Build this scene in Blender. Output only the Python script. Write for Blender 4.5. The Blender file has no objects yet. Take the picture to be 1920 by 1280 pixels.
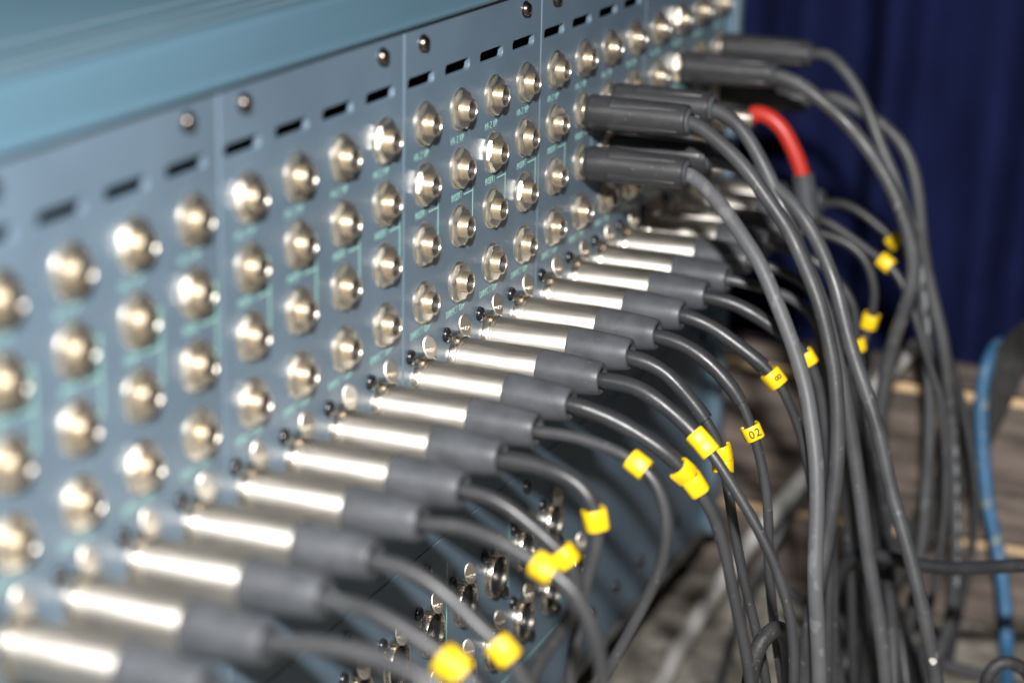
import bpy, bmesh, math, random
from mathutils import Vector, Matrix
random.seed(11)
SC = bpy.context.scene
COL = SC.collection
# ------------------------------------------------------------------ scale
# layout units: one channel strip of the console = 30 units (37.5 mm); x along the panel, y into it, z up, floor at z = -320
U = 0.00125
FLOOR = -320.0
def W(p): return Vector((p[0]*U, p[1]*U, (p[2]-FLOOR)*U))

# ------------------------------------------------------------------ camera
CAM = Vector((-653.50, -308.29, 146.43))
RX = Vector((0.391720, -0.919894, 0.018730))     # image right
RY = Vector((-0.265645, -0.132563, -0.954914))   # image down
RZ = Vector((0.880902, 0.369083, -0.296292))     # view direction
FPX = 4000.0                                     # focal length in photo pixels (1920 wide)
cd = bpy.data.cameras.new('camera'); cam = bpy.data.objects.new('camera', cd); COL.objects.link(cam)
cd.sensor_width = 36; cd.sensor_fit = 'HORIZONTAL'; cd.lens = FPX*36/1920
cd.clip_start = 0.02; cd.clip_end = 50
m = Matrix((RX, -RY, -RZ)).transposed().to_4x4(); m.translation = W(CAM); cam.matrix_world = m
cd.dof.use_dof = True; cd.dof.focus_distance = 792*U; cd.dof.aperture_fstop = 4.2; cd.dof.aperture_blades = 0
SC.camera = cam

# ------------------------------------------------------------------ world, flash, exposure
w = bpy.data.worlds.new('World'); SC.world = w; w.use_nodes = True
bg = w.node_tree.nodes['Background']; bg.inputs[0].default_value = (1.0, 0.93, 0.86, 1); bg.inputs[1].default_value = 0.036
def area(name, pos, target, size, power, color):
    ld = bpy.data.lights.new(name, 'AREA'); ld.shape = 'RECTANGLE'; ld.size = size[0]; ld.size_y = size[1]
    ld.energy = power; ld.color = color
    o = bpy.data.objects.new(name, ld); COL.objects.link(o); o.location = W(pos)
    o.rotation_euler = (W(target)-W(pos)).to_track_quat('-Z', 'Y').to_euler()
    return o
area('camera_flash', (-690, -330, 360), (120, -40, -90), (0.05, 0.032), 30.0, (1.0, 0.98, 0.955))
SC.view_settings.view_transform = 'Standard'; SC.view_settings.look = 'None'
SC.view_settings.exposure = 0.0; SC.view_settings.gamma = 1.0; SC.view_settings.use_curve_mapping = False
SC.cycles.use_denoising = True
SC.cycles.max_bounces = 8; SC.cycles.sample_clamp_indirect = 6

# ------------------------------------------------------------------ geometry helpers
def ray(u, v): return RX*((u-960)/FPX) + RY*((v-640)/FPX) + RZ
def on_x(u, v, X):
    d = ray(u, v); t = (X-CAM.x)/d.x; return CAM + d*t
def on_z(u, v, Z):
    d = ray(u, v); t = (Z-CAM.z)/d.z; return CAM + d*t
def mesh(name, verts, faces, smooth=35):
    me = bpy.data.meshes.new(name); me.from_pydata([tuple(Vector(v)*U) for v in verts], [], faces); me.update()
    fix(me, smooth); return me
def fix(me, smooth=35):
    b = bmesh.new(); b.from_mesh(me); bmesh.ops.recalc_face_normals(b, faces=b.faces); b.to_mesh(me); b.free()
    if smooth:
        me.polygons.foreach_set('use_smooth', [True]*len(me.polygons)); me.set_sharp_from_angle(angle=math.radians(smooth))
def obj(name, me, mat=None, parent=None, loc=(0, 0, 0), rot=(0, 0, 0)):
    """loc in layout units; absolute when top-level, relative to the parent otherwise"""
    o = bpy.data.objects.new(name, me); COL.objects.link(o)
    if parent is None: o.location = W(loc)
    else: o.parent = parent; o.location = Vector(loc)*U
    o.rotation_euler = rot
    if mat is not None and me is not None and len(me.materials) == 0: me.materials.append(mat)
    return o
def thing(name, label, cat, loc=(0, 0, 0), group=None, kind=None):
    o = bpy.data.objects.new(name, None); COL.objects.link(o); o.location = W(loc); o.empty_display_size = 0.02
    o['label'] = label; o['category'] = cat
    if group: o['group'] = group
    return o
def tag(o, label, cat, group=None):
    o['label'] = label; o['category'] = cat
    if group: o['group'] = group
    return o
def lathe(name, prof, n=32, cap0=False, cap1=False, smooth=35):
    """profile of (distance out of the panel, radius); axis along -y"""
    V = []; F = []
    for d, r in prof:
        for i in range(n):
            a = 2*math.pi*i/n; V.append((r*math.cos(a), -d, r*math.sin(a)))
    for j in range(len(prof)-1):
        for i in range(n):
            F.append((j*n+i, j*n+(i+1) % n, (j+1)*n+(i+1) % n, (j+1)*n+i))
    if cap0: F.append(tuple(range(n)))
    if cap1: F.append(tuple((len(prof)-1)*n+i for i in range(n)))
    return mesh(name, V, F, smooth)
def box(name, lo, hi, bevel=0.0, seg=2, smooth=35):
    b = bmesh.new(); bmesh.ops.create_cube(b, size=1)
    for v in b.verts:
        v.co = Vector([(lo[k]+hi[k])/2 + v.co[k]*(hi[k]-lo[k]) for k in range(3)])*U
    if bevel: bmesh.ops.bevel(b, geom=b.edges[:], offset=bevel*U, segments=seg, affect='EDGES', profile=0.7)
    me = bpy.data.meshes.new(name); b.to_mesh(me); b.free(); fix(me, smooth); return me
def spline(pts, step=2.0):
    """Catmull-Rom (centripetal) through the points, resampled"""
    P = [Vector(p) for p in pts]; out = []
    P = [P[0]*2-P[1]] + P + [P[-1]*2-P[-2]]
    for i in range(1, len(P)-2):
        p0, p1, p2, p3 = P[i-1:i+3]
        t0 = 0; t1 = t0+max((p1-p0).length, 1e-4)**.5; t2 = t1+max((p2-p1).length, 1e-4)**.5; t3 = t2+max((p3-p2).length, 1e-4)**.5
        n = max(2, int((p2-p1).length/step))
        for k in range(n):
            t = t1+(t2-t1)*k/n
            a1 = p0*((t1-t)/(t1-t0))+p1*((t-t0)/(t1-t0)); a2 = p1*((t2-t)/(t2-t1))+p2*((t-t1)/(t2-t1)); a3 = p2*((t3-t)/(t3-t2))+p3*((t-t2)/(t3-t2))
            b1 = a1*((t2-t)/(t2-t0))+a2*((t-t0)/(t2-t0)); b2 = a2*((t3-t)/(t3-t1))+a3*((t-t1)/(t3-t1))
            out.append(b1*((t2-t)/(t2-t1))+b2*((t-t1)/(t2-t1)))
    out.append(P[-2]); return out
def smooth_path(P, it=3):
    for _ in range(it):
        P = [P[0], P[1]]+[(P[i-1]+P[i]*2+P[i+1])/4 for i in range(2, len(P)-2)]+[P[-2], P[-1]]
    return P
def frames(P):
    T = [(P[min(i+1, len(P)-1)]-P[max(i-1, 0)]).normalized() for i in range(len(P))]
    n = Vector((1, 0, 0)).cross(T[0]); n = n.normalized() if n.length > 1e-3 else Vector((0, 0, 1)); N = []
    for t in T:
        n = n-t*n.dot(t); n.normalize(); N.append(n.copy())
    return T, N
def tube(name, P, rad, org, n=14, squash=None, caps=True):
    """tube along P (layout units), rad constant or function of index; vertices relative to org"""
    T, N = frames(P); V = []; F = []; org = Vector(org)
    for i, p in enumerate(P):
        r = rad(i) if callable(rad) else rad
        B = T[i].cross(N[i])
        for k in range(n):
            a = 2*math.pi*k/n
            c, s = math.cos(a), math.sin(a)
            if squash: c *= squash[0]; s *= squash[1]
            V.append(p-org+N[i]*(r*c)+B*(r*s))
    for i in range(len(P)-1):
        for k in range(n): F.append((i*n+k, i*n+(k+1) % n, (i+1)*n+(k+1) % n, (i+1)*n+k))
    if caps: F.append(tuple(range(n))); F.append(tuple((len(P)-1)*n+k for k in range(n)))
    return mesh(name, V, F, 50)
def curve_mesh(name, cu):
    o = bpy.data.objects.new('tmp', cu); COL.objects.link(o)
    dg = bpy.context.evaluated_depsgraph_get(); me = bpy.data.meshes.new_from_object(o.evaluated_get(dg)); me.name = name
    bpy.data.objects.remove(o); bpy.data.curves.remove(cu); return me
def text_mesh(txt, height, squeeze=0.7, depth=0.06, width=None, bold=-0.018):
    """flat lettering facing -y, in the x-z plane, centred"""
    cu = bpy.data.curves.new('t', 'FONT'); cu.body = txt; cu.align_x = 'CENTER'; cu.align_y = 'CENTER'
    cu.size = height*1.4*U; cu.extrude = depth*U; cu.resolution_u = 3; cu.space_character = 1.15; cu.offset = bold*cu.size
    me = curve_mesh('lettering_'+''.join(ch if ch.isalnum() else '_' for ch in txt), cu)
    xs = [v.co.x for v in me.vertices]; ys = [v.co.y for v in me.vertices]
    me.transform(Matrix.Translation((-(max(xs)+min(xs))/2, -(max(ys)+min(ys))/2, 0)))
    sx = squeeze if width is None else width*U/(max(xs)-min(xs)); sy = height*U/(max(ys)-min(ys))
    me.transform(Matrix.Rotation(math.pi/2, 4, 'X') @ Matrix.Diagonal((sx, sy, 1, 1))); return me
def plate(name, outer, holes, thick, bevel=0.25):
    """flat plate in x-z with holes, front face at y=0, built as a filled 2D curve"""
    cu = bpy.data.curves.new('p', 'CURVE'); cu.dimensions = '2D'; cu.fill_mode = 'BOTH'
    cu.extrude = (thick/2-bevel)*U; cu.bevel_depth = bevel*U; cu.bevel_resolution = 1; cu.offset = -bevel*U
    for loop in [outer]+holes:
        s = cu.splines.new('POLY'); s.points.add(len(loop)-1); s.use_cyclic_u = True
        for p, q in zip(s.points, loop): p.co = (q[0]*U, q[1]*U, 0, 1)
    me = curve_mesh(name, cu); me.transform(Matrix.Translation((0, thick/2*U, 0)) @ Matrix.Rotation(math.pi/2, 4, 'X'))
    me.polygons.foreach_set('use_smooth', [False]*len(me.polygons)); return me

# ------------------------------------------------------------------ materials
def mat(name, base, rough=0.5, metal=0.0, spec=0.5, var=0.0, vscale=40, rvar=0.0, bump=0.0, bscale=200, stretch=None, coat=0.0,
        dust=0.0, dscale=300, dcol=(0.5, 0.5, 0.5), dthr=0.68, base2=None, sheen=0.0, ovar=0.0):
    M = bpy.data.materials.new(name); M.use_nodes = True; nt = M.node_tree; b = nt.nodes['Principled BSDF']
    b.inputs['Base Color'].default_value = (*base, 1); b.inputs['Roughness'].default_value = rough
    b.inputs['Metallic'].default_value = metal; b.inputs['Specular IOR Level'].default_value = spec
    if coat: b.inputs['Coat Weight'].default_value = coat; b.inputs['Coat Roughness'].default_value = 0.25
    if sheen: b.inputs['Sheen Weight'].default_value = sheen
    tc = nt.nodes.new('ShaderNodeTexCoord'); src = tc.outputs['Object']
    oi = nt.nodes.new('ShaderNodeObjectInfo'); off = nt.nodes.new('ShaderNodeVectorMath'); off.operation = 'MULTIPLY_ADD'
    mul = nt.nodes.new('ShaderNodeCombineXYZ')
    for k in range(3): nt.links.new(oi.outputs['Random'], mul.inputs[k])
    nt.links.new(mul.outputs[0], off.inputs[0]); off.inputs[1].default_value = (3.1, 5.7, 2.3); nt.links.new(src, off.inputs[2]); src = off.outputs[0]
    if stretch:
        mp = nt.nodes.new('ShaderNodeMapping'); mp.inputs['Scale'].default_value = stretch; nt.links.new(src, mp.inputs[0]); ssrc = mp.outputs[0]
    else: ssrc = src
    def noise(s, det=4, v=None):
        n = nt.nodes.new('ShaderNodeTexNoise'); n.inputs['Scale'].default_value = s; n.inputs['Detail'].default_value = det
        nt.links.new(v if v is not None else ssrc, n.inputs[0]); return n.outputs[0]
    col = None
    if var or base2:
        n = noise(vscale, 5); r = nt.nodes.new('ShaderNodeValToRGB'); nt.links.new(n, r.inputs[0])
        r.color_ramp.elements[0].position = 0.33; r.color_ramp.elements[1].position = 0.68
        c2 = base2 if base2 else tuple(min(1, c*(1+var)) for c in base)
        c1 = base if base2 else tuple(c*(1-var) for c in base)
        r.color_ramp.elements[0].color = (*c1, 1); r.color_ramp.elements[1].color = (*c2, 1); col = r.outputs[0]
        nt.links.new(col, b.inputs['Base Color'])
    if dust:
        n = noise(dscale, 2, src); r = nt.nodes.new('ShaderNodeValToRGB'); nt.links.new(n, r.inputs[0])
        r.color_ramp.elements[0].position = dthr; r.color_ramp.elements[1].position = dthr+0.06
        mx = nt.nodes.new('ShaderNodeMix'); mx.data_type = 'RGBA'
        sc = nt.nodes.new('ShaderNodeMath'); sc.operation = 'MULTIPLY'; sc.inputs[1].default_value = dust; nt.links.new(r.outputs[0], sc.inputs[0])
        nt.links.new(sc.outputs[0], mx.inputs[0])
        if col is not None: nt.links.new(col, mx.inputs[6])
        else: mx.inputs[6].default_value = (*base, 1)
        mx.inputs[7].default_value = (*dcol, 1); nt.links.new(mx.outputs[2], b.inputs['Base Color'])
    if ovar:   # each cable a little lighter or darker than the next
        mr = nt.nodes.new('ShaderNodeMapRange'); nt.links.new(oi.outputs['Random'], mr.inputs[0]); mr.inputs[3].default_value = 1-ovar; mr.inputs[4].default_value = 1+ovar
        hv = nt.nodes.new('ShaderNodeHueSaturation'); nt.links.new(mr.outputs[0], hv.inputs['Value'])
        l = b.inputs['Base Color'].links[0]; nt.links.new(l.from_socket, hv.inputs['Color']); nt.links.new(hv.outputs[0], b.inputs['Base Color'])
    if rvar:
        n = noise(vscale*1.7, 4); r = nt.nodes.new('ShaderNodeMapRange'); nt.links.new(n, r.inputs[0])
        r.inputs[1].default_value = 0.3; r.inputs[2].default_value = 0.7; r.inputs[3].default_value = max(0.03, rough-rvar); r.inputs[4].default_value = rough+rvar
        nt.links.new(r.outputs[0], b.inputs['Roughness'])
    if bump:
        n = noise(bscale, 4); bp = nt.nodes.new('ShaderNodeBump'); bp.inputs['Strength'].default_value = bump; bp.inputs['Distance'].default_value = 0.0006
        nt.links.new(n, bp.inputs['Height']); nt.links.new(bp.outputs[0], b.inputs['Normal'])
    return M
M = {}
M['panel'] = mat('panel_paint', (0.108, 0.157, 0.208), 0.36, 0, 0.55, var=0.10, vscale=14, rvar=0.07, bump=0.06, bscale=900, dust=0.35, dscale=420, dcol=(0.3, 0.34, 0.38), dthr=0.74)
M['cover'] = mat('cover_paint', (0.084, 0.158, 0.212), 0.34, 0, 0.5, var=0.12, vscale=6, rvar=0.08, bump=0.03, bscale=500, stretch=(0.25, 1, 1))
M['print'] = mat('teal_print', (0.34, 0.66, 0.56), 0.6)
M['nickel'] = mat('nickel_tan', (0.85, 0.785, 0.685), 0.33, 1.0, var=0.05, vscale=200, rvar=0.05)
M['shell'] = mat('satin_nickel', (0.58, 0.55, 0.505), 0.51, 1.0, var=0.12, vscale=120, rvar=0.07, stretch=(6, 0.5, 6), bump=0.05, bscale=900, dust=0.5, dscale=330, dcol=(0.35, 0.31, 0.27), dthr=0.70)
def brushed(mt, amount, axis='Y'):
    nt = mt.node_tree; b = nt.nodes['Principled BSDF']; b.inputs['Anisotropic'].default_value = amount; b.inputs['Anisotropic Rotation'].default_value = 0.25
    tg = nt.nodes.new('ShaderNodeTangent'); tg.direction_type = 'RADIAL'; tg.axis = axis; nt.links.new(tg.outputs[0], b.inputs['Tangent'])
brushed(M['shell'], 0.5)
M['chrome'] = mat('bright_nickel', (0.74, 0.68, 0.60), 0.26, 1.0, var=0.12, vscale=300, rvar=0.06)
M['bore'] = mat('bore_nickel', (0.55, 0.51, 0.46), 0.3, 1.0)
M['tab'] = mat('satin_tab', (0.62, 0.57, 0.50), 0.45, 1.0, var=0.1, vscale=200)
M['black'] = mat('black_enamel', (0.012, 0.012, 0.014), 0.22, 0, 0.6)
M['insert'] = mat('black_insert', (0.012, 0.012, 0.013), 0.42)
M['void'] = mat('unlit_interior', (0.006, 0.006, 0.007), 0.9)
M['boot'] = mat('rubber_boot', (0.056, 0.060, 0.068), 0.48, 0, 0.5, var=0.22, vscale=90, rvar=0.08, bump=0.12, bscale=700, dust=0.5, dscale=520, dcol=(0.22, 0.22, 0.22), dthr=0.70)
M['cable'] = mat('cable_pvc', (0.038, 0.039, 0.042), 0.40, 0, 0.5, var=0.2, vscale=50, rvar=0.08, bump=0.10, bscale=600, dust=0.5, dscale=300, dcol=(0.2, 0.2, 0.2), dthr=0.68, ovar=0.2)
M['shrink'] = mat('shrink_sleeve', (0.027, 0.028, 0.031), 0.38, 0, 0.5, var=0.2, vscale=60, rvar=0.06, bump=0.15, bscale=350, dust=0.4, dscale=420, dcol=(0.2, 0.2, 0.2), dthr=0.72)
M['thick'] = mat('thick_cable_pvc', (0.054, 0.056, 0.060), 0.46, 0, 0.5, var=0.3, vscale=40, rvar=0.12, bump=0.14, bscale=500, dust=0.4, dscale=160, dcol=(0.2, 0.2, 0.2), dthr=0.66, ovar=0.22)
M['greyc'] = mat('grey_cable_pvc', (0.105, 0.108, 0.115), 0.5, 0, 0.4, var=0.25, vscale=45, bump=0.15, bscale=500, base2=(0.085, 0.088, 0.095), dust=0.5, dscale=90, dcol=(0.19, 0.19, 0.195), dthr=0.6)
M['rough'] = mat('black_rubber', (0.028, 0.028, 0.030), 0.55, 0, 0.4, var=0.3, vscale=120, bump=0.4, bscale=600, dust=0.4, dscale=500, dcol=(0.12, 0.11, 0.10), dthr=0.64)
M['plug'] = mat('plug_plastic', (0.030, 0.031, 0.034), 0.40, 0, 0.5, var=0.15, vscale=80, rvar=0.07, bump=0.12, bscale=900, dust=0.5, dscale=560, dcol=(0.2, 0.2, 0.2), dthr=0.70)
M['yellow'] = mat('yellow_clip', (0.86, 0.56, 0.006), 0.42, 0, 0.45, var=0.06, vscale=120)
M['ink'] = mat('clip_ink', (0.03, 0.025, 0.01), 0.7)
M['red'] = mat('red_sleeve', (0.44, 0.026, 0.016), 0.4, 0, 0.45)
M['curtain'] = mat('navy_curtain', (0.009, 0.0135, 0.058), 0.9, 0, 0.1, var=0.2, vscale=20)
M['wood'] = mat('painted_timber', (0.125, 0.10, 0.086), 0.7, 0, 0.35, var=0.55, vscale=22, bump=0.6, bscale=120, stretch=(5, 0.7, 5), dust=0.5, dscale=90, dcol=(0.32, 0.2, 0.13), dthr=0.68)
M['barewood'] = mat('bare_timber', (0.55, 0.38, 0.22), 0.65, 0, 0.35, var=0.25, vscale=30, stretch=(8, 0.6, 8), bump=0.3, bscale=100)
M['floor'] = mat('rough_concrete', (0.15, 0.135, 0.11), 0.6, 0, 0.5, vscale=55, base2=(0.36, 0.34, 0.30), bump=1.0, bscale=260, dust=0.7, dscale=260, dcol=(0.55, 0.52, 0.47), dthr=0.63)
M['blue'] = mat('blue_hose', (0.034, 0.12, 0.24), 0.5, 0, 0.5, var=0.2, vscale=40, bump=0.2, bscale=300, dust=0.7, dscale=70, dcol=(0.25, 0.27, 0.24), dthr=0.60)
M['pale'] = mat('pale_hose', (0.46, 0.45, 0.43), 0.5, 0, 0.4, var=0.2, vscale=40, bump=0.2, bscale=200)
M['strap'] = mat('black_webbing', (0.028, 0.027, 0.026), 0.8, 0, 0.3, var=0.5, vscale=160, bump=0.8, bscale=260, stretch=(1, 3, 1))

# ------------------------------------------------------------------ structure
PITCH = 30.0; GAP = 1.05
def colx(c): return c*PITCH + math.floor(c/4)*GAP
def grid_ground():
    b = bmesh.new(); bmesh.ops.create_grid(b, x_segments=90, y_segments=90, size=0.5)
    for v in b.verts:
        v.co.x = v.co.x*4.0+0.55; v.co.y = v.co.y*4.0
        v.co.z = 0.0012*(math.sin(v.co.x*31+v.co.y*17)+math.sin(v.co.y*43-v.co.x*9))-0.0026
    me = bpy.data.meshes.new('floor'); b.to_mesh(me); b.free(); fix(me); return me
fl = obj('floor', grid_ground(), M['floor'], None, (0, 0, FLOOR)); fl['kind'] = 'structure'

def curtain():
    V = []; F = []; nx = 360; nz = 14; X0 = 630
    for j in range(nz+1):
        z = FLOOR+6 + (640)*j/nz
        for i in range(nx+1):
            y = -420+900*i/nx
            t = y/11.5
            d = 16*math.sin(t+1.6*math.sin(y/60+0.6)+0.25*math.sin(z/160)) + 6*math.sin(1.9*t+1.0+z/300) + 8*math.sin(y/55+z/420)
            V.append((X0+d*(0.75+0.25*j/nz), y+4*math.sin(z/120+t), z))
    for j in range(nz):
        for i in range(nx): F.append((j*(nx+1)+i, j*(nx+1)+i+1, (j+1)*(nx+1)+i+1, (j+1)*(nx+1)+i))
    return mesh('drape', V, F, 180)
cu = obj('curtain', curtain(), M['curtain'], None, (0, 0, 0)); cu.location = W((0, 0, 0))
sd = cu.modifiers.new('thickness', 'SOLIDIFY'); sd.thickness = 0.002
tag(cu, 'dark navy cloth curtain hanging in folds behind the console', 'curtain')

# timber stack behind the console: boards lie across, seen on their face
XW = 385
def board(label, z0, z1, x0, dy):
    t = thing('timber_board', label, 'board', (x0, -40, z0), 'boards of the timber stack')
    o = obj('plank', box('plank', (0, -360+dy, 0.3), (11, 330+dy, z1-z0-0.3), 2.2, 2), M['wood'], t)
    return t
b1 = board('dark painted timber board at the bottom of the stack, on the floor', FLOOR, -273.5, XW-1, 0)
b2 = board('wide dark painted timber board, middle one of the stack', -273.5, -194.5, XW, 6)
b3 = board('dark painted timber board on top of the stack behind the cables', -194.5, -183, XW+2.5, -4)
for t, zt, hh in ((b2, 79.0, 5.0), (b1, 46.5, 4.0)):
    obj('worn_edge', box('worn_edge', (-0.6, -358, zt-hh), (1.5, 330, zt-0.5), 0.5, 1), M['barewood'], t)

# ------------------------------------------------------------------ mixing console
con = thing('mixing_console', 'blue-grey rear connector panel of a large audio mixing console full of jack sockets', 'mixing console', (0, 0, FLOOR))
def C(name, me, mt, p, rot=(0, 0, 0)):   # part of the console at layout position p
    return obj(name, me, mt, con, (p[0], p[1], p[2]-FLOOR), rot)
def sub(name, me, mt, parent, p=(0, 0, 0), rot=(0, 0, 0)): return obj(name, me, mt, parent, p, rot)
TOP, SEAM, BOT = 34.6, -160.0, -279.0
HI, I1, I2, DI, XL = 0.0, -21.33, -42.66, -63.61, -92.8
def slot(cx, cz, L=20.5, H=5.0, n=5):
    r = 1.6; pts = []
    for sx, sz, a0 in ((1, 1, 0), (-1, 1, 90), (-1, -1, 180), (1, -1, 270)):
        for k in range(n+1):
            a = math.radians(a0+90*k/n); pts.append((cx+sx*(L/2-r)+r*math.cos(a), cz+sz*(H/2-r)+r*math.sin(a)))
    return pts
def hexring(cx, cz, r, n=14): return [(cx+r*math.cos(2*math.pi*k/n), cz+r*math.sin(2*math.pi*k/n)) for k in range(n)]
XL0, XR = colx(-12)-PITCH/2, 346.5
Z0 = SEAM+0.25
wide = 4*PITCH+GAP
pm = plate('channel_panel', [(0.3, Z0), (wide-0.3, Z0), (wide-0.3, TOP), (0.3, TOP)], [slot(15+30*k-1.6, 15.4, 20.5, 3.9) for k in range(4)], 2.2, 0.35)
panels = {}
for mi in range(-3, 3):
    x0 = colx(mi*4)-PITCH/2-GAP/2
    panels[mi] = C('channel_panel', pm, M['panel'], (x0, 0, 0))
C('lower_panel', box('lower_panel', (XL0, 0.0, BOT+3), (XR, 2.2, SEAM-0.25), 0.3, 1), M['panel'], (0, 0, 0))
lathe_foot = box('foot', (-9, -9, 0), (9, 9, BOT-1.6-FLOOR), 1.5, 2)
lip = C('base_rail', box('base_rail', (XL0, -2.5, BOT-1.5), (XR+6, 6, BOT+2.6), 0.8, 2), mat('worn_rail', (0.13, 0.13, 0.125), 0.5, 0.3, var=0.3, vscale=40), (0, 0, 0))
C('chassis', box('chassis', (XL0+0.5, 9, BOT+1), (XR-0.5, 320, TOP-3)), M['void'], (0, 0, 0))
for fx in (-330, -60, 150, 320):
    for fy in (70, 290): C('foot', lathe_foot, M['void'], (fx, fy, FLOOR))
ck = C('end_cheek', box('end_cheek', (XR+0.4, -6.0, BOT-1), (XR+8.5, 330, TOP+26), 1.6, 3), M['panel'], (0, 0, 0))
C('cheek_trim', box('cheek_trim', (XR-2.0, -1.6, BOT+2.8), (XR+0.3, 2, TOP-0.2), 0.9, 2), M['cover'], (0, 0, 0))
M['worn'] = mat('worn_glint_paint', (0.115, 0.165, 0.20), 0.4, 0, 0.5, var=0.3, vscale=12, stretch=(0.3, 1, 1))  # paler streak tone: scratches plus reflected light put into the colour
# top cover: rolled nose, shallow rise, crease, then the flat lid
prof = [(4, TOP-1.0), (-1.0, TOP+0.1), (-2.0, TOP+0.6), (-2.3, TOP+1.5), (-1.8, TOP+2.6), (2, TOP+4.0), (20, TOP+8.2), (21, TOP+8.9), (22, TOP+9.7), (25, TOP+10.2), (330, TOP+40)]
V = []; F = []
for x in (XL0, XR): V += [(x, y, z) for y, z in prof]
n = len(prof)
F += [(i, i+1, n+i+1, n+i) for i in range(n-1)]
V += [(XL0, 330, TOP-2), (XR, 330, TOP-2), (XL0, 4, TOP-2), (XR, 4, TOP-2)]
F += [(n-1, 2*n, 2*n+1, 2*n-1), (2*n, 2*n+2, 2*n+3, 2*n+1), (2*n+2, 0, n, 2*n+3)]
cv = C('top_cover', mesh('top_cover', V, F, 40), M['cover'], (0, 0, 0))
for k, (yy, rr) in enumerate(((29, 0.3), (35, 0.3), (42, 0.35), (51, 0.3))):
    zz = TOP+10.2+(yy-25)*(29.8/305)
    sub('streak_strip', box('streak_strip', (XL0+0.5, yy-1.1, zz-0.8+FLOOR*0), (XR-0.5, yy+1.1, zz+rr), 0.3, 1), M['worn'], cv)  # thin added strips imitate scratch and reflection streaks along the lid

# screws
def screw_mesh():
    return lathe('screw', [(0, 3.1), (0.5, 3.1), (0.6, 2.7), (1.5, 2.45), (2.1, 1.9), (2.45, 1.1), (2.45, 0.55), (1.5, 0.5)], 20, cap1=True)
scm = screw_mesh()
cross = lathe('screw_cross', [(2.2, 1.0), (2.5, 0.9), (2.5, 0.2)], 4, cap1=True, smooth=0)
M['screw'] = mat('screw_steel', (0.13, 0.11, 0.10), 0.3, 1.0)
for mi in range(-3, 3):
    for c in (mi*4, mi*4+3):
        o = C('screw', scm, M['screw'], (colx(c)-1.2, 0, 28)); sub('cross_recess', cross, M['void'], o, rot=(0, random.random()*3, 0))

# jack sockets
washer = lathe('washer', [(0, 7.75), (0.45, 7.8), (0.75, 7.55), (0.85, 7.0), (0.95, 3.0)], 32)
def hexnut():
    r = 7.15; n = 36; V = []; F = []
    def hexr(a):
        a = (a+math.pi/6) % (math.pi/3)-math.pi/6
        return (r*0.9)/math.cos(a)
    layers = [(0.75, 6.7, 0), (0.9, 9, 0), (2.05, 9, 0), (2.4, 6.6, 0), (2.45, 6.2, 0), (2.45, 3.4, 0)]
    for d, cap, _ in layers:
        for i in range(n):
            a = 2*math.pi*i/n; q = min(hexr(a), cap); V.append((q*math.cos(a), -d, q*math.sin(a)))
    for j in range(len(layers)-1):
        for i in range(n): F.append((j*n+i, j*n+(i+1) % n, (j+1)*n+(i+1) % n, (j+1)*n+i))
    return mesh('hex_nut', V, F, 25)
nut = hexnut()
tp = [(2.0, 4.0)]
for k in range(5):
    d = 2.45+k*0.50; tp += [(d, 4.02), (d+0.16, 4.06), (d+0.32, 3.66), (d+0.42, 3.66)]
tp += [(5.0, 3.95), (5.15, 3.9), (5.2, 3.75), (5.2, 3.5), (5.05, 3.4), (4.6, 3.35)]
sleeve = lathe('threaded_sleeve', tp, 32, smooth=30)
bore = lathe('bore', [(5.0, 3.36), (4.4, 3.3), (0.6, 3.2)], 32)
bottom = lathe('contact', [(1.0, 3.25), (0.9, 0.2)], 16, cap1=True)
BRIGHT = {(0, I1), (3, I2), (2, I1), (-1, HI), (-4, HI), (-6, HI), (-5, I1), (-5, I2), (9, HI), (9, I1)}
NUTROT = 0.0
def jack(c, z):
    x = colx(c)
    s = C('jack_socket', washer, M['nickel'], (x, 0, z))
    rt = math.radians(random.uniform(35, 63)) if (c, z) not in BRIGHT else math.radians(19+random.uniform(-2, 2))
    sub('hex_nut', nut, M['nickel'], s, rot=(0, rt, 0))
    t = sub('threaded_sleeve', sleeve, M['nickel'], s, rot=(0, random.random()*6, 0)); sub('contact', bottom, M['void'], s); sub('bore', bore, M['bore'], s)
for c in range(-10, 12):
    for z in (HI, I1, I2, DI): jack(c, z)

# printed legends
t_hi = text_mesh('HI-Z I/P', 2.6, width=11.0); t_in = text_mesh('INSERT', 2.6, width=8.8); t_di = text_mesh('DIRECT O/P', 2.6, width=16.0)
def bracket_mesh():
    V = []; F = []
    def bar(x0, z0, x1, z1):
        i = len(V)
        for y in (0.3, -0.05):
            V.extend([(x0, y, z0), (x1, y, z0), (x1, y, z1), (x0, y, z1)])
        F.extend([(i+4, i+5, i+6, i+7), (i, i+1, i+5, i+4), (i+1, i+2, i+6, i+5), (i+2, i+3, i+7, i+6), (i+3, i, i+4, i+7)])
    w = 0.26
    bar(12.2, I2-0.6, 12.2+2*w, I1+0.4)
    bar(8.6, I1-0.2, 12.2, I1-0.2+2*w); bar(8.6, I2-0.4, 12.2, I2-0.4+2*w)
    bar(4.6, -32.0-w, 12.2, -32.0+w)
    return mesh('bracket_line', V, F, 0)
bk = bracket_mesh()
for c in range(-10, 12):
    pn = panels[math.floor(c/4)]; ox = colx(c)-(colx(math.floor(c/4)*4)-PITCH/2-GAP/2)
    sub('lettering', t_hi, M['print'], pn, (ox-1.6, 0.0, -10.7))
    sub('lettering', t_in, M['print'], pn, (ox-1.6, 0.0, -31.6))
    sub('lettering', t_di, M['print'], pn, (ox-1.8, 0.0, -74.0))
    sub('bracket_line', bk, M['print'], pn, (ox, 0.0, 0))

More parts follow.
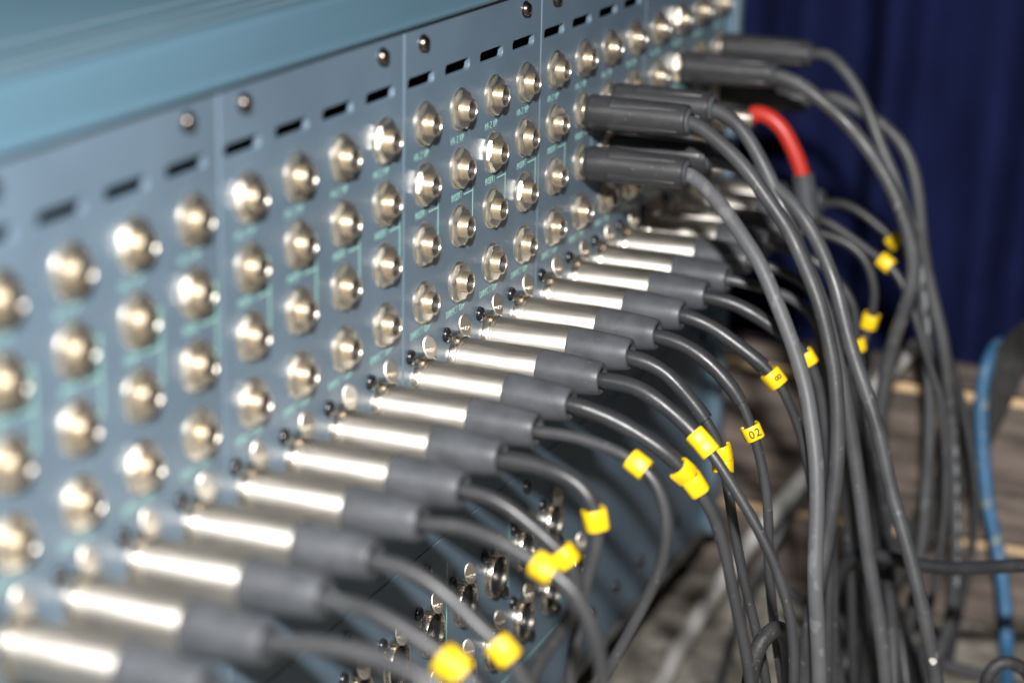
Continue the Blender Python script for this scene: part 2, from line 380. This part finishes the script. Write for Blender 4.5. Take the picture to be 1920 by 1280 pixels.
# microphone sockets (ring, insert, release tab, screws)
ring = lathe('socket_ring', [(0, 9.7), (0.5, 9.7), (0.7, 9.4), (0.8, 9.2), (2.4, 9.1), (2.8, 8.9), (2.8, 8.5), (2.5, 8.15), (0.5, 8.0), (-4, 8.0)], 36)
def insert_mesh():
    holes = [hexring(3.4*math.cos(a), 3.4*math.sin(a), 1.15, 12) for a in (math.radians(90), math.radians(205), math.radians(335))]
    return plate('pin_insert', hexring(0, 0, 7.2, 32), holes, 5.0, 0.2)
ins = insert_mesh()
rim = lathe('inner_rim', [(1.0, 7.98), (1.1, 7.5), (-3, 7.3)], 32)
def tab_mesh():
    V = []; F = []; n = 20
    for y, k in ((0, 0.93), (-0.35, 1.0), (-0.9, 1.0), (-1.15, 0.9)):
        for i in range(n):
            a = 2*math.pi*i/n; V.append((2.7*k*math.cos(a), y*0.7, 4.2*k*math.sin(a)))
    for j in range(3):
        for i in range(n): F.append((j*n+i, j*n+(i+1) % n, (j+1)*n+(i+1) % n, (j+1)*n+i))
    F.append(tuple(range(n))); F.append(tuple(3*n+i for i in range(n)))
    return mesh('tab_plate', V, F, 20)
tabm = tab_mesh()
stem = box('tab_stem', (-1.5, -4.4, -1.2), (1.7, 0.5, 0.2), 0.5, 2)
push = text_mesh('PUSH', 1.5, width=3.8, depth=0.12)
sm2 = lathe('black_screw', [(0, 2.7), (0.6, 2.75), (1.4, 2.4), (2.0, 1.5), (2.15, 0.6)], 18, cap1=True)
def mic_socket(x, z, tab=True, dark=False):
    s = C('microphone_socket', ring, M['chrome'], (x, 0, z))
    sub('pin_insert', ins, M['insert'], s, (0, -0.2, 0)); sub('inner_rim', rim, M['insert'], s)
    for sx, sz in ((-10.2, 11.7), (10.2, -11.7)): sub('mounting_screw', sm2, M['black'], s, (sx, 0, sz))
    tb = sub('release_tab', tabm, M['tab'], s, (-2.4, -3.9, 13.8), rot=(math.radians(random.uniform(-22, -12)), 0, math.radians(random.uniform(-40, -26))))
    sub('embossed_word', push, M['nickel'], tb, (0, -0.85, -1.2))
    sub('tab_stem', stem, M['chrome'], s, (-3.2, 0, 10.9))
    return s
for c in range(-10, 12): mic_socket(colx(c), XL)
for k in range(-3, 5): mic_socket(38+30*(k-1)+0.0, -194)
for k in range(-3, 6): mic_socket(38+30*(k-1)+0.0, -226)
for x in (-60, -28, 4, 180, 212.4, 245.5, 300): 
    C('screw', sm2, M['black'], (x, 0, -256.6))
for x, z in ((-60, -168), (4, -168), (100, -168), (236, -168), (330, -168)): C('screw', sm2, M['black'], (x, 0, z))
def line(x0, z0, x1, z1): C('printed_line', box('printed_line', (x0, -0.05, z0), (x1, 0.3, z1), 0), M['print'], (0, 0, 0))
line(83, -208, 83.5, -172); line(23, -208, 23.5, -172); line(-60, -247, 175, -246.5); line(143, -238, 143.5, -205)

# ------------------------------------------------------------------ marker clips
def clip_mesh(L):
    path = [(-2.2, -3.5), (-3.0, -3.3), (-3.35, -2.4), (-3.35, 0.2), (-3.1, 1.7), (-2.2, 2.75), (-1.2, 3.0), (1.2, 3.0), (2.2, 2.75), (3.1, 1.7), (3.35, 0.2), (3.35, -2.4), (3.0, -3.3), (2.2, -3.5)]
    th = 0.95; inner = []
    for i, p in enumerate(path):
        a = Vector(path[max(i-1, 0)]); b = Vector(path[min(i+1, len(path)-1)]); t = (b-a).normalized(); inner.append((p[0]+t.y*th, p[1]-t.x*th))
    loop = path+inner[::-1]; n = len(loop); V = []; F = []
    for zz, sh in ((-L/2, 0.9), (-L/2+0.3, 1.0), (L/2-0.3, 1.0), (L/2, 0.9)):
        cx = 0
        for i, p in enumerate(loop):
            if sh != 1.0:
                q = inner[i] if i < len(path) else path[n-1-i]
                mid = ((p[0]+q[0])/2, (p[1]+q[1])/2); p = (mid[0]+(p[0]-mid[0])*0.65, mid[1]+(p[1]-mid[1])*0.65)
            V.append((p[0], p[1], zz))
    for j in range(3):
        for i in range(n): F.append((j*n+i, j*n+(i+1) % n, (j+1)*n+(i+1) % n, (j+1)*n+i))
    np_ = len(path)
    for i in range(np_-1):
        F.append((i, i+1, n-2-i, n-1-i)); F.append((3*n+i, 3*n+i+1, 3*n+n-2-i, 3*n+n-1-i))
    return mesh('marker_clip', [(a*1.12, b*1.08, c*1.12) for a, b, c in V], F, 40)
CLIP = {6: clip_mesh(6.0), 5: clip_mesh(5.0), 9: clip_mesh(9.0)}
def place_clip(parent, org, P, u, v, L=6, roll=0.0, txt=None, txt_rot=90, tilt=0.0):
    """clip on the cable where it passes nearest photo position (u, v)"""
    def pix(q):
        d = q-CAM; return (960+FPX*d.dot(RX)/d.dot(RZ), 640+FPX*d.dot(RY)/d.dot(RZ))
    i = min(range(3, len(P)-3), key=lambda k: (pix(P[k])[0]-u)**2+(pix(P[k])[1]-v)**2)
    t = (P[i+2]-P[i-2]).normalized(); up = (CAM-P[i]).normalized()*0.85+Vector((0, 0, 0.45)); up = (up-t*up.dot(t)).normalized()
    q = Matrix.Rotation(math.radians(roll), 3, t); up = q @ up
    if tilt: t = (Matrix.Rotation(math.radians(tilt), 3, up) @ t)
    sd = up.cross(t).normalized()
    mt = Matrix((sd, up, t)).transposed()
    o = obj('marker_clip', CLIP[L], M['yellow'], parent, tuple(P[i]-Vector(org)), mt.to_euler())
    if txt:
        me = text_mesh(txt, 3.3, 0.95, 0.05, bold=0.012)
        o2 = obj('digit', me, M['ink'], o, (0.0, 3.27, 0.0))
        o2.rotation_euler = (Matrix.Rotation(math.radians(txt_rot), 3, 'Y') @ Matrix.Rotation(math.radians(180), 3, 'X')).to_euler()
    return o
def to_floor(P, out=14, run=30):
    """let a cable drop from its last traced point to the floor and lie there"""
    p = P[-1]; d = (P[-1]-P[-2]); d.normalize()
    z = FLOOR+4
    q = [p]
    if p.z > z+30:
        k = max(2, int((p.z-z)/45)); dx = Vector((d.x*0.4, d.y*0.4, 0))
        for i in range(1, k): q.append(p+dx*(i*14)+Vector((0, 0, (z+22-p.z)*i/k)))
        e = q[-1]+Vector((4, -out*0.6, -20)); e.z = z+3; q.append(e)
        q.append(Vector((e.x+8, e.y-out*1.6, z))); q.append(Vector((e.x+14, e.y-out*1.6-run, z)))
    return P+q[1:]

# ------------------------------------------------------------------ microphone cables
shellm = lathe('plug_shell', [(0.5, 7.7), (2.6, 7.75), (2.9, 8.15), (4.0, 8.15), (4.3, 7.8), (4.7, 7.8), (4.9, 7.95), (33.0, 7.95), (33.6, 7.8), (33.7, 7.2)], 40)
bootm = lathe('boot', [(33.2, 7.5), (33.7, 7.8), (34.3, 7.88), (42, 7.5), (53, 6.5), (55.8, 6.15), (56.8, 5.85), (57.2, 5.3), (57.1, 4.2), (56.5, 3.7), (52, 3.4)], 40)
keym = box('locating_key', (-1.0, -12, 6.6), (1.0, -4.6, 7.6), 0.3, 1)
ORD = ['first', 'second', 'third', 'fourth', 'fifth', 'sixth', 'seventh', 'eighth', 'ninth', 'tenth', 'eleventh', 'twelfth', 'thirteenth', 'fourteenth', 'fifteenth', 'sixteenth', 'seventeenth', 'eighteenth', 'nineteenth', 'twentieth']
def mic_cable(c, px, xend, sleeve=None, clips=(), r=2.05, extra='', mtl='cable'):
    x = colx(c)
    t = thing('microphone_cable', 'black microphone cable%s, plugged %s from the end cheek' % (extra, ORD[11-c]), 'cable', (x, 0, XL), 'microphone cables plugged along the panel')
    a = random.uniform(-0.5, 0.5)
    tilt = (math.radians(random.uniform(-0.8, 0.4)), 0, math.radians(random.uniform(-0.8, 0.8)))
    sh = obj('plug_shell', shellm, M['shell'], t, rot=tilt); sh.rotation_euler.y = 0
    bo = obj('boot', bootm, M['boot'], t, rot=tilt)
    pts = [Vector((x, -44, XL)), Vector((x, -58, XL-0.4))]; n = len(px)
    for i, q in enumerate(px):
        f = (i+1)/n; pts.append(on_x(q[0], q[1], x+(xend-x)*f))
    P = smooth_path(spline(to_floor(pts), 2.0), 6)
    obj('cable', tube('cable', P, r, (x, 0, XL), 14), M[mtl], t)
    if sleeve:
        def pix(q):
            d = q-CAM; return (960+FPX*d.dot(RX)/d.dot(RZ), 640+FPX*d.dot(RY)/d.dot(RZ))
        k = min(range(len(P)//2), key=lambda k: (pix(P[k])[0]-sleeve[0])**2+(pix(P[k])[1]-sleeve[1])**2)
        ph = random.random()*6
        obj('heat_shrink_sleeve', tube('heat_shrink_sleeve', P[:k+1], lambda i: 2.92+0.10*math.sin(i*0.35+ph)+0.08*math.sin(i*0.9), (x, 0, XL), 16), M['shrink'], t)
    for cl in clips: place_clip(t, (x, 0, XL), P, **cl)
    return t
mic_cable(-8, [(450, 1305), (540, 1350), (600, 1430)], colx(-8), r=2.3)
mic_cable(-7, [(570, 1207), (645, 1216), (720, 1237), (790, 1270), (840, 1315)], colx(-7), r=2.5)
mic_cable(-6, [(690, 1142), (760, 1182), (820, 1222), (855, 1248), (895, 1292), (920, 1345)], colx(-6), r=2.4, clips=[dict(u=862, v=1250, L=5, roll=10), dict(u=846, v=1238, L=5, roll=-25)], extra=' with two bunched yellow clips')
mic_cable(-5, [(770, 1070), (840, 1118), (900, 1178), (945, 1218), (975, 1265), (1000, 1325)], colx(-5), r=2.4, clips=[dict(u=943, v=1218, L=6, roll=20)], extra=' with one yellow clip')
mic_cable(-4, [(860, 987), (930, 1012), (985, 1043), (1020, 1064), (1065, 1095), (1100, 1150), (1123, 1220), (1132, 1290), (1135, 1350)], colx(-4), r=2.3, clips=[dict(u=1022, v=1068, L=6, roll=0)], extra=' with a yellow clip on its bend')
mic_cable(-3, [(930, 937), (980, 972), (1030, 1015), (1060, 1043), (1080, 1078), (1085, 1112), (1068, 1155), (1040, 1200), (1008, 1245), (985, 1310)], colx(-3)+4, r=2.3, clips=[dict(u=1062, v=1046, L=5, roll=35)])
mic_cable(-2, [(990, 868), (1050, 888), (1090, 912), (1112, 943), (1120, 975), (1120, 1015), (1105, 1070), (1090, 1120), (1085, 1170), (1075, 1230), (1066, 1300)], colx(-2), sleeve=(1110, 940), clips=[dict(u=1119, v=970, L=6, roll=-10)], r=2.2, extra=' sleeved down to its arched yellow clip')
mic_cable(-1, [(1060, 815), (1120, 832), (1165, 850), (1195, 868), (1220, 888), (1240, 925), (1250, 975), (1247, 1030), (1225, 1095), (1185, 1175), (1142, 1255), (1115, 1320)], colx(-1)-4, r=2.0, clips=[dict(u=1192, v=868, L=6, roll=15)], extra=' bowing out below its yellow clip')
mic_cable(0, [(1130, 778), (1200, 815), (1260, 858), (1290, 890), (1310, 918), (1335, 960), (1355, 1015), (1370, 1085), (1388, 1170), (1400, 1230), (1410, 1310)], colx(0)+20, sleeve=(1272, 868), r=2.2, clips=[dict(u=1283, v=881, L=5, roll=-35, tilt=12), dict(u=1299, v=906, L=6, roll=25)], extra=' with two yellow clips twisted apart')
mic_cable(1, [(1190, 724), (1250, 764), (1295, 805), (1325, 838), (1346, 866), (1380, 920), (1414, 978), (1448, 1045), (1468, 1102), (1482, 1155), (1488, 1210), (1488, 1310)], colx(1)-8, sleeve=(1302, 810), r=2.0, clips=[dict(u=1309, v=822, L=5, roll=10), dict(u=1322, v=838, L=5, roll=10)], extra=' with two yellow clips butted together')
mic_cable(2, [(1240, 692), (1280, 732), (1315, 775), (1335, 806), (1350, 838), (1360, 885), (1374, 975), (1391, 1068), (1411, 1152), (1428, 1230), (1440, 1310)], colx(2)+4, sleeve=(1326, 786), r=1.95, clips=[dict(u=1353, v=843, L=5, roll=25), dict(u=1358, v=872, L=5, roll=-60, tilt=-25)])
mic_cable(3, [(1280, 645), (1330, 680), (1365, 718), (1390, 753), (1405, 790), (1418, 830), (1430, 880), (1438, 930), (1441, 990), (1441, 1052), (1446, 1119), (1456, 1203), (1470, 1310)], colx(3), sleeve=(1393, 752), r=1.95, clips=[dict(u=1411, v=808, L=5, roll=0, txt='02', txt_rot=0, tilt=6)], extra=' with a yellow clip numbered 02')
mic_cable(4, [(1330, 610), (1380, 645), (1425, 680), (1447, 700), (1470, 735), (1492, 785), (1508, 840), (1520, 900), (1528, 980), (1530, 1100), (1530, 1250), (1530, 1320)], colx(4)+10, sleeve=(1435, 687), r=1.95, clips=[dict(u=1453, v=706, L=6, roll=-5, txt='8', txt_rot=90)], extra=' with a yellow clip numbered 8')
mic_cable(5, [(1377, 569), (1412, 588), (1446, 610), (1478, 635), (1500, 652), (1515, 672), (1532, 712), (1545, 780), (1552, 860), (1555, 1000), (1550, 1310)], colx(5)+12, r=2.3, sleeve=(1470, 630), clips=[dict(u=1513, v=666, L=5, roll=20)])
mic_cable(6, [(1403, 533), (1440, 542), (1470, 552), (1500, 568), (1528, 600), (1545, 680), (1552, 760), (1558, 900), (1565, 1310)], colx(6)+20, r=2.2)
mic_cable(7, [(1440, 498), (1472, 511), (1505, 530), (1540, 570), (1562, 650), (1578, 800), (1592, 1000), (1602, 1310)], colx(7)+10, r=2.2)
mic_cable(8, [(1480, 468), (1530, 490), (1574, 529), (1597, 564), (1606, 600), (1604, 630), (1609, 655), (1618, 710), (1628, 800), (1642, 1000), (1650, 1310)], colx(8), r=2.0, clips=[dict(u=1609, v=648, L=5, roll=-30)])
mic_cable(9, [(1510, 434), (1555, 441), (1600, 463), (1625, 490), (1638, 528), (1640, 562), (1631, 602), (1620, 640), (1607, 690), (1612, 780), (1635, 900), (1660, 1020), (1671, 1150), (1676, 1310)], colx(9), r=2.0, clips=[dict(u=1631, v=601, L=6, roll=5)], extra=' with a squarish yellow clip')
mic_cable(10, [(1545, 413), (1600, 448), (1640, 478), (1668, 497), (1693, 533), (1712, 580), (1727, 630), (1745, 690), (1762, 740), (1770, 792), (1773, 860), (1773, 933), (1767, 1002), (1756, 1070), (1742, 1140), (1730, 1220), (1725, 1310)], colx(10)-20, r=1.9, clips=[dict(u=1665, v=494, L=6, roll=20)], extra=' with a tilted yellow clip')
mic_cable(11, [(1570, 378), (1610, 395), (1648, 425), (1678, 452), (1705, 492), (1735, 560), (1763, 630), (1792, 710), (1815, 809), (1828, 900), (1830, 950), (1823, 1019), (1806, 1101), (1790, 1180), (1772, 1310)], colx(11)-10, r=2.1, clips=[dict(u=1675, v=449, L=6, roll=40)])

# ------------------------------------------------------------------ jack cables
def handle_mesh():
    return lathe('plug_handle', [(3.2, 5.4), (3.4, 6.4), (4.2, 6.95), (6.0, 7.1), (14, 7.15), (44.0, 6.55), (45.6, 6.3), (46.0, 5.8), (45.9, 3.9), (42, 3.6)], 40)
hm = handle_mesh()
tipm = lathe('plug_collar', [(2.0, 4.6), (3.4, 4.7), (3.6, 5.3)], 28)
def fin_mesh():
    V = []; F = []; st = [(13.5, 7.18, 2.3), (14.5, 8.05, 2.2), (28, 7.75, 1.7), (42, 6.95, 0.9), (43.5, 6.45, 0.7)]
    for d, r, w in st:
        for k in range(5):
            a = math.radians(-w*9+w*18*k/4); rr = r if 0 < k < 4 else r-0.45
            V.append((rr*math.sin(a), -d, rr*math.cos(a)))
        V.append((0, -d, r-1.4))
    for j in range(len(st)-1):
        for k in range(5): F.append((j*6+k, j*6+(k+1), (j+1)*6+(k+1), (j+1)*6+k) if k < 5 else None)
        F.append((j*6+5, j*6, (j+1)*6, (j+1)*6+5))
    F.append(tuple(range(6))); F.append(tuple((len(st)-1)*6+k for k in range(6)))
    return mesh('grip_ridge', V, F, 30)
fm = fin_mesh()
endm = lathe('strain_collar', [(44.5, 5.2), (46.5, 5.1), (47.2, 4.5), (47.3, 3.2)], 28)
def jack_cable(c, z, px, xend, label, r=3.05, mtl='thick', rl=0, collar='boot', squash=None):
    x = colx(c); org = (x, 0, z)
    t = thing('jack_cable', label, 'cable', org, 'jack plug cables in the insert sockets')
    h = obj('plug_handle', hm, M['plug'], t); obj('plug_collar', tipm, M['nickel'], t)
    for k in range(4): obj('grip_ridge', fm, M['plug'], h, rot=(0, math.radians(rl+90*k), 0))
    obj('strain_collar', endm, M[collar], t)
    pts = [Vector((x, -40, z)), Vector((x, -48, z-0.2))]; n = len(px)
    for i, q in enumerate(px): pts.append(on_x(q[0], q[1], x+(xend-x)*min(1, (i+1)/n*1.15)))
    P = smooth_path(spline(to_floor(pts), 2.2), 8)
    if squash:
        N = len(P)
        obj('cable', tube('cable', P, r, org, 16, squash), M[mtl], t)
    else: obj('cable', tube('cable', P, r, org, 16), M[mtl], t)
    return t, P
jack_cable(5, I1, [(1350, 268), (1400, 318), (1440, 375), (1478, 430), (1508, 497), (1535, 564), (1552, 631), (1565, 699), (1570, 766), (1570, 850), (1565, 917), (1552, 1001), (1539, 1068), (1522, 1152), (1512, 1219), (1506, 1310)], 118,
    'thick dark grey cable from the upper black jack plug beside the bare socket columns', rl=-40)
jack_cable(5, I2, [(1330, 360), (1362, 398), (1390, 440), (1424, 492), (1455, 564), (1481, 631), (1498, 682), (1512, 732), (1522, 800), (1530, 860), (1532, 934), (1530, 1010), (1528, 1085), (1533, 1186), (1537, 1310)], 98,
    'pale grey scuffed cable from the lower black jack plug beside the bare socket columns', mtl='greyc', rl=-35, r=3.1, collar='greyc')
J5 = jack_cable(6, I2, [(1375, 308), (1425, 332), (1472, 366), (1500, 398), (1532, 450), (1550, 492), (1567, 535), (1582, 598), (1600, 665), (1623, 732), (1649, 816), (1670, 915), (1693, 994), (1713, 1068), (1732, 1152), (1752, 1253), (1760, 1320)], 140,
    'thick grey cable with a pale paint fleck near the floor, from a lower-row jack plug', rl=20)
jack_cable(6, I1, [(1380, 230), (1410, 270), (1428, 303), (1447, 343), (1470, 395), (1500, 470), (1530, 540), (1558, 620), (1580, 720), (1602, 850), (1616, 951), (1629, 1051), (1646, 1152), (1658, 1240), (1664, 1320)], 158,
    'thick grey cable hanging straight, from the upper-row jack plug second along', rl=-30)
jack_cable(9, I1, [(1500, 158), (1545, 193), (1582, 225), (1633, 287), (1664, 338), (1688, 390), (1706, 450), (1714, 497), (1710, 535), (1700, 570), (1687, 605), (1674, 645), (1660, 706), (1650, 777), (1640, 850), (1632, 950), (1628, 1100), (1630, 1310)], 265,
    'thick grey cable arching high then swinging back towards the panel', rl=-35, r=3.3)
J1 = jack_cable(11, I1, [(1550, 98), (1576, 124), (1599, 151), (1619, 188), (1636, 228), (1651, 272), (1668, 310), (1684, 350), (1702, 410), (1717, 470), (1727, 530), (1735, 605), (1741, 689), (1743, 757), (1742, 840), (1736, 933), (1731, 1002), (1724, 1050), (1712, 1120), (1700, 1200), (1692, 1310)], 290,
    'slim grey cable from the topmost jack plug beside the end cheek', rl=-40, r=2.7)
J7 = jack_cable(11, I2, [(1559, 180), (1609, 206), (1666, 242), (1700, 285), (1720, 353), (1727, 430), (1740, 520), (1757, 590), (1770, 650), (1780, 740), (1787, 850), (1790, 930), (1792, 1000), (1791, 1076), (1788, 1119), (1780, 1170), (1762, 1222), (1745, 1260), (1730, 1310)], 312,
    'grey cable with white dash printing, outermost of the hanging bundle', rl=10, r=3.0)

def marks(t, P, org, r, spans):
    V = []; F = []; org = Vector(org)
    for a, b in spans:
        k0 = len(V)
        for i in range(a, b+1):
            p = P[i]; T = (P[i+1]-P[i-1]).normalized(); n = (CAM-p).normalized()+Vector((0.1, -0.45, 0.15)); n = (n-T*n.dot(T)).normalized(); sd = T.cross(n)
            for q in (-1, 0, 1):
                an = q*0.26; V.append(p-org+(n*math.cos(an)+sd*math.sin(an))*(r+0.05))
        for i in range(b-a):
            for q in range(2): F.append((k0+i*3+q, k0+i*3+q+1, k0+i*3+3+q+1, k0+i*3+3+q))
    obj('printed_marks', mesh('printed_marks', V, F, 60), M['ink_white'], t)
M['ink_white'] = mat('white_cable_print', (0.20, 0.215, 0.23), 0.6)
for T_, P_, r_, spans in ((J7[0], J7[1], 3.0, [(k, k+2) for k in range(int(len(J7[1])*0.60), int(len(J7[1])*0.80), 4)]), (J1[0], J1[1], 2.7, [(k, k+3) for k in range(int(len(J1[1])*0.30), int(len(J1[1])*0.44), 5)])):
    marks(T_, P_, T_.location/U+Vector((0, 0, FLOOR)), r_, spans)
pk = min(range(len(J5[1])-4), key=lambda k: (J5[1][k]-on_x(1748, 1236, 140)).length)
pp = J5[1][pk]; tt = (J5[1][pk+2]-J5[1][pk-2]).normalized(); nn = (CAM-pp).normalized(); nn = (nn-tt*nn.dot(tt)).normalized(); ss = tt.cross(nn); fl_v = []
org5 = J5[0].location/U+Vector((0, 0, FLOOR))
for k in range(12):
    a = 2*math.pi*k/11; rr = 1.6*(0.7+0.45*random.random()) if k < 11 else 0
    an = rr*math.cos(a)/3.1; fl_v.append(pp+(nn*math.cos(an)+ss*math.sin(an))*3.12+tt*(rr*math.sin(a))-org5)
obj('paint_fleck', mesh('paint_fleck', fl_v, [(k, (k+1) % 11, 11) for k in range(11)], 60), mat('dried_paint', (0.5, 0.48, 0.44), 0.7), J5[0])

# red-sleeved cable
x9 = colx(9)
t = thing('red_sleeved_cable', 'cable with bright red sleeve and metal jack plug under the black jack plugs', 'cable', (x9, 0, I2))
obj('plug_shell', lathe('plug_shell', [(2.5, 4.6), (3.5, 5.4), (8, 5.6), (30, 5.6), (32, 5.2), (38, 4.6), (38.5, 3.4)], 32), M['chrome'], t)
pts = [Vector((x9, -36, I2)), on_x(1415, 213, x9), on_x(1440, 219, x9), on_x(1465, 240, x9), on_x(1486, 277, x9), on_x(1500, 312, x9), on_x(1506, 334, x9)]
P1 = spline(pts, 1.5); obj('red_sleeve', tube('red_sleeve', P1, 3.7, (x9, 0, I2), 18), M['red'], t)
pts2 = [on_x(1505, 326, x9), on_x(1508, 345, x9), on_x(1513, 375, x9), on_x(1519, 408, x9)]
P2 = spline(pts2, 1.5); obj('joint_sleeve', tube('joint_sleeve', P2, 5.1, (x9, 0, I2), 18), M['boot'], t)
pts3 = [on_x(1517, 400, x9), on_x(1528, 432, x9), on_x(1545, 480, x9), on_x(1562, 540, x9), on_x(1580, 640, x9), on_x(1600, 800, x9), on_x(1615, 1000, x9), on_x(1620, 1310, x9)]
obj('cable', tube('cable', smooth_path(spline(to_floor(pts3), 2.2), 5), 2.3, (x9, 0, I2), 14), M['cable'], t)

# ------------------------------------------------------------------ loose cables and hoses on the floor
def loose(name, label, P, r, mtl, cat='cable', n=16, step=2.2, squash=None, drop=False):
    if drop: P = to_floor(to_floor(P, 8, 20)[::-1], 8, 20)
    org = P[0]; P = smooth_path(spline(P, step), 6)
    return tag(obj(name, tube(name, P, r, org, n, squash), M[mtl], None, tuple(org)), label, cat)
def pxs(l, lift=3.2):
    out = []
    for u, v, X in l:
        p = on_x(u, v, X); out.append(p if p.z > FLOOR+lift else on_z(u, v, FLOOR+lift))
    return out
loose('loose_cable', 'black cable running level across the hanging bundle', pxs([(1556, 1420, 212), (1552, 1330, 214), (1550, 1240, 216), (1553, 1160, 216), (1565, 1098, 215), (1586, 1056, 212), (1612, 1036, 210), (1643, 1040, 208), (1683, 1049, 206), (1723, 1058, 205), (1784, 1065, 203), (1851, 1063, 200), (1920, 1059, 198), (2030, 1062, 194), (2110, 1110, 188), (2160, 1230, 180), (2190, 1400, 900)]), 3.05, 'shrink')
loose('blue_hose', 'worn blue hose hanging over the timber stack down to the floor', pxs([(1925, 690, 425), (1895, 652, 408), (1868, 648, 385), (1852, 680, 374), (1842, 730, 370), (1840, 790, 366), (1844, 860, 362), (1854, 950, 356), (1868, 1018, 352), (1880, 1085, 347), (1886, 1152, 342), (1888, 1220, 332), (1890, 1300, 296), (1900, 1420, 240)]), 3.5, 'blue', 'hose')
loose('pale_hose', 'pale grey hose slanting from the floor up over the timber stack', pxs([(1180, 1390, 200), (1240, 1280, 245), (1280, 1203, 292), (1354, 1090, 338), (1420, 1000, 354), (1500, 905, 362), (1570, 820, 367), (1640, 733, 371), (1690, 672, 376), (1715, 652, 395), (1740, 655, 425)]), 4.6, 'pale', 'hose')
loose('loose_cable', 'thin grey cable lying beside the pale hose on the floor', pxs([(1330, 1330, 230), (1352, 1270, 255), (1375, 1190, 290), (1400, 1120, 325), (1440, 1040, 345), (1490, 950, 358), (1530, 880, 364), (1572, 790, 369), (1600, 715, 374), (1614, 668, 387), (1628, 664, 410)]), 2.0, 'thick')
loose('loose_cable', 'black cable loop arching up between the thin hanging cables', pxs([(1395, 1360, 42), (1405, 1290, 43), (1411, 1243, 44), (1426, 1202, 46), (1444, 1180, 50), (1461, 1177, 58), (1474, 1196, 70), (1480, 1240, 80), (1482, 1310, 84), (1484, 1380, 86)]), 3.1, 'rough', drop=True)
loose('loose_cable', 'black cable loop curling up in front of the blue hose', pxs([(1840, 1340, 170), (1846, 1290, 170), (1851, 1262, 171), (1864, 1244, 172), (1885, 1237, 174), (1906, 1242, 176), (1925, 1256, 178), (1945, 1290, 180), (1955, 1340, 180)]), 2.9, 'rough', drop=True)
def floorpts(l, up): return [on_z(u, v, FLOOR+up) for u, v in l]
loose('loose_cable', 'grey cable lying along the floor towards the blue hose', floorpts([(1690, 1195), (1725, 1222), (1765, 1243), (1804, 1254), (1844, 1267), (1900, 1282), (1980, 1300)], 3.0), 3.0, 'thick')
loose('loose_cable', 'thick black hoop of cable resting on the floor', pxs([(1500, 1290, 225), (1560, 1268, 230), (1592, 1238, 235), (1602, 1205, 240), (1596, 1178, 244), (1575, 1162, 250), (1545, 1160, 258), (1520, 1180, 264), (1505, 1225, 262), (1498, 1300, 255)]), 3.6, 'rough')
loose('loose_cable', 'thin black cable curving over the floor behind the hanging cables', pxs([(1470, 1105, 290), (1490, 1122, 290), (1515, 1132, 292), (1545, 1128, 298), (1570, 1105, 306), (1590, 1060, 318), (1603, 990, 335), (1611, 860, 358), (1614, 730, 374), (1616, 668, 387), (1620, 664, 412)]), 2.4, 'rough')
HANG = [('grey cable hanging off the timber stack deep inside the bundle', [(1668, 668, 412), (1656, 670, 388), (1650, 720, 372), (1655, 850, 330), (1664, 1030, 262), (1672, 1150, 228), (1676, 1290, 205), (1680, 1400, 190)], 3.0, 'thick'),
 ('dark cable hanging off the timber stack behind the black level cable', [(1602, 655, 408), (1597, 660, 387), (1600, 720, 372), (1612, 860, 330), (1640, 1010, 282), (1672, 1120, 257), (1690, 1200, 245), (1702, 1300, 232), (1710, 1400, 215)], 3.1, 'shrink'),
 ('slim black cable hanging off the timber stack behind the scuffed grey cable', [(1542, 645, 406), (1538, 650, 387), (1545, 720, 372), (1552, 850, 330), (1548, 1000, 275), (1560, 1150, 235), (1580, 1300, 205), (1590, 1400, 190)], 2.4, 'shrink'),
 ('slim grey cable slanting off the timber stack through the foot of the bundle', [(1632, 664, 406), (1627, 668, 387), (1626, 760, 370), (1626, 860, 342), (1634, 980, 304), (1654, 1090, 274), (1690, 1180, 254), (1720, 1260, 240), (1735, 1400, 210)], 2.4, 'thick'),
 ('thick black cable lying on the floor across behind the bundle', [(1500, 1262, 900), (1545, 1225, 900), (1580, 1198, 900), (1625, 1188, 900), (1668, 1200, 900), (1705, 1235, 900), (1730, 1290, 900)], 3.4, 'rough'),
 ('thick black cable coiled flat on the floor under the bundle', [(1550, 1300, 900), (1590, 1262, 900), (1632, 1248, 900), (1668, 1268, 900), (1676, 1310, 900), (1640, 1345, 900)], 3.6, 'rough'),
 ('black cable lying along the foot of the timber stack', [(1505, 1215, 900), (1550, 1168, 900), (1600, 1143, 900), (1660, 1145, 900), (1720, 1162, 900), (1770, 1198, 900)], 2.8, 'rough')]
for lb, l, r, mt in HANG: loose('loose_cable', lb, pxs(l), r, mt)
def ribbon(label, l, wid, th):
    P = smooth_path(spline(pxs(l), 3.0), 4); org = P[0]; V = []; F = []
    T, _ = frames(P)
    for i, p in enumerate(P):
        s = T[i].cross(Vector((-1, -0.15, 0.1))); s.normalize(); nn = s.cross(T[i]); nn.normalize()
        for a, b in ((-1, -1), (1, -1), (1, 1), (-1, 1)): V.append(p-org+s*(a*wid/2)+nn*(b*th/2))
    for i in range(len(P)-1):
        for k in range(4): F.append((i*4+k, i*4+(k+1) % 4, (i+1)*4+(k+1) % 4, (i+1)*4+k))
    F += [(0, 1, 2, 3), tuple((len(P)-1)*4+k for k in range(4))]
    return tag(obj('webbing_strap', mesh('webbing_strap', V, F, 30), M['strap'], None, tuple(org)), label, 'strap')
ribbon('wide black webbing strap slanting down across the timber stack', [(1960, 615, 420), (1925, 636, 402), (1896, 672, 378), (1866, 740, 374), (1832, 810, 372), (1792, 885, 368), (1755, 950, 364), (1718, 1005, 360), (1680, 1050, 352), (1640, 1110, 335)], 17, 2.0)
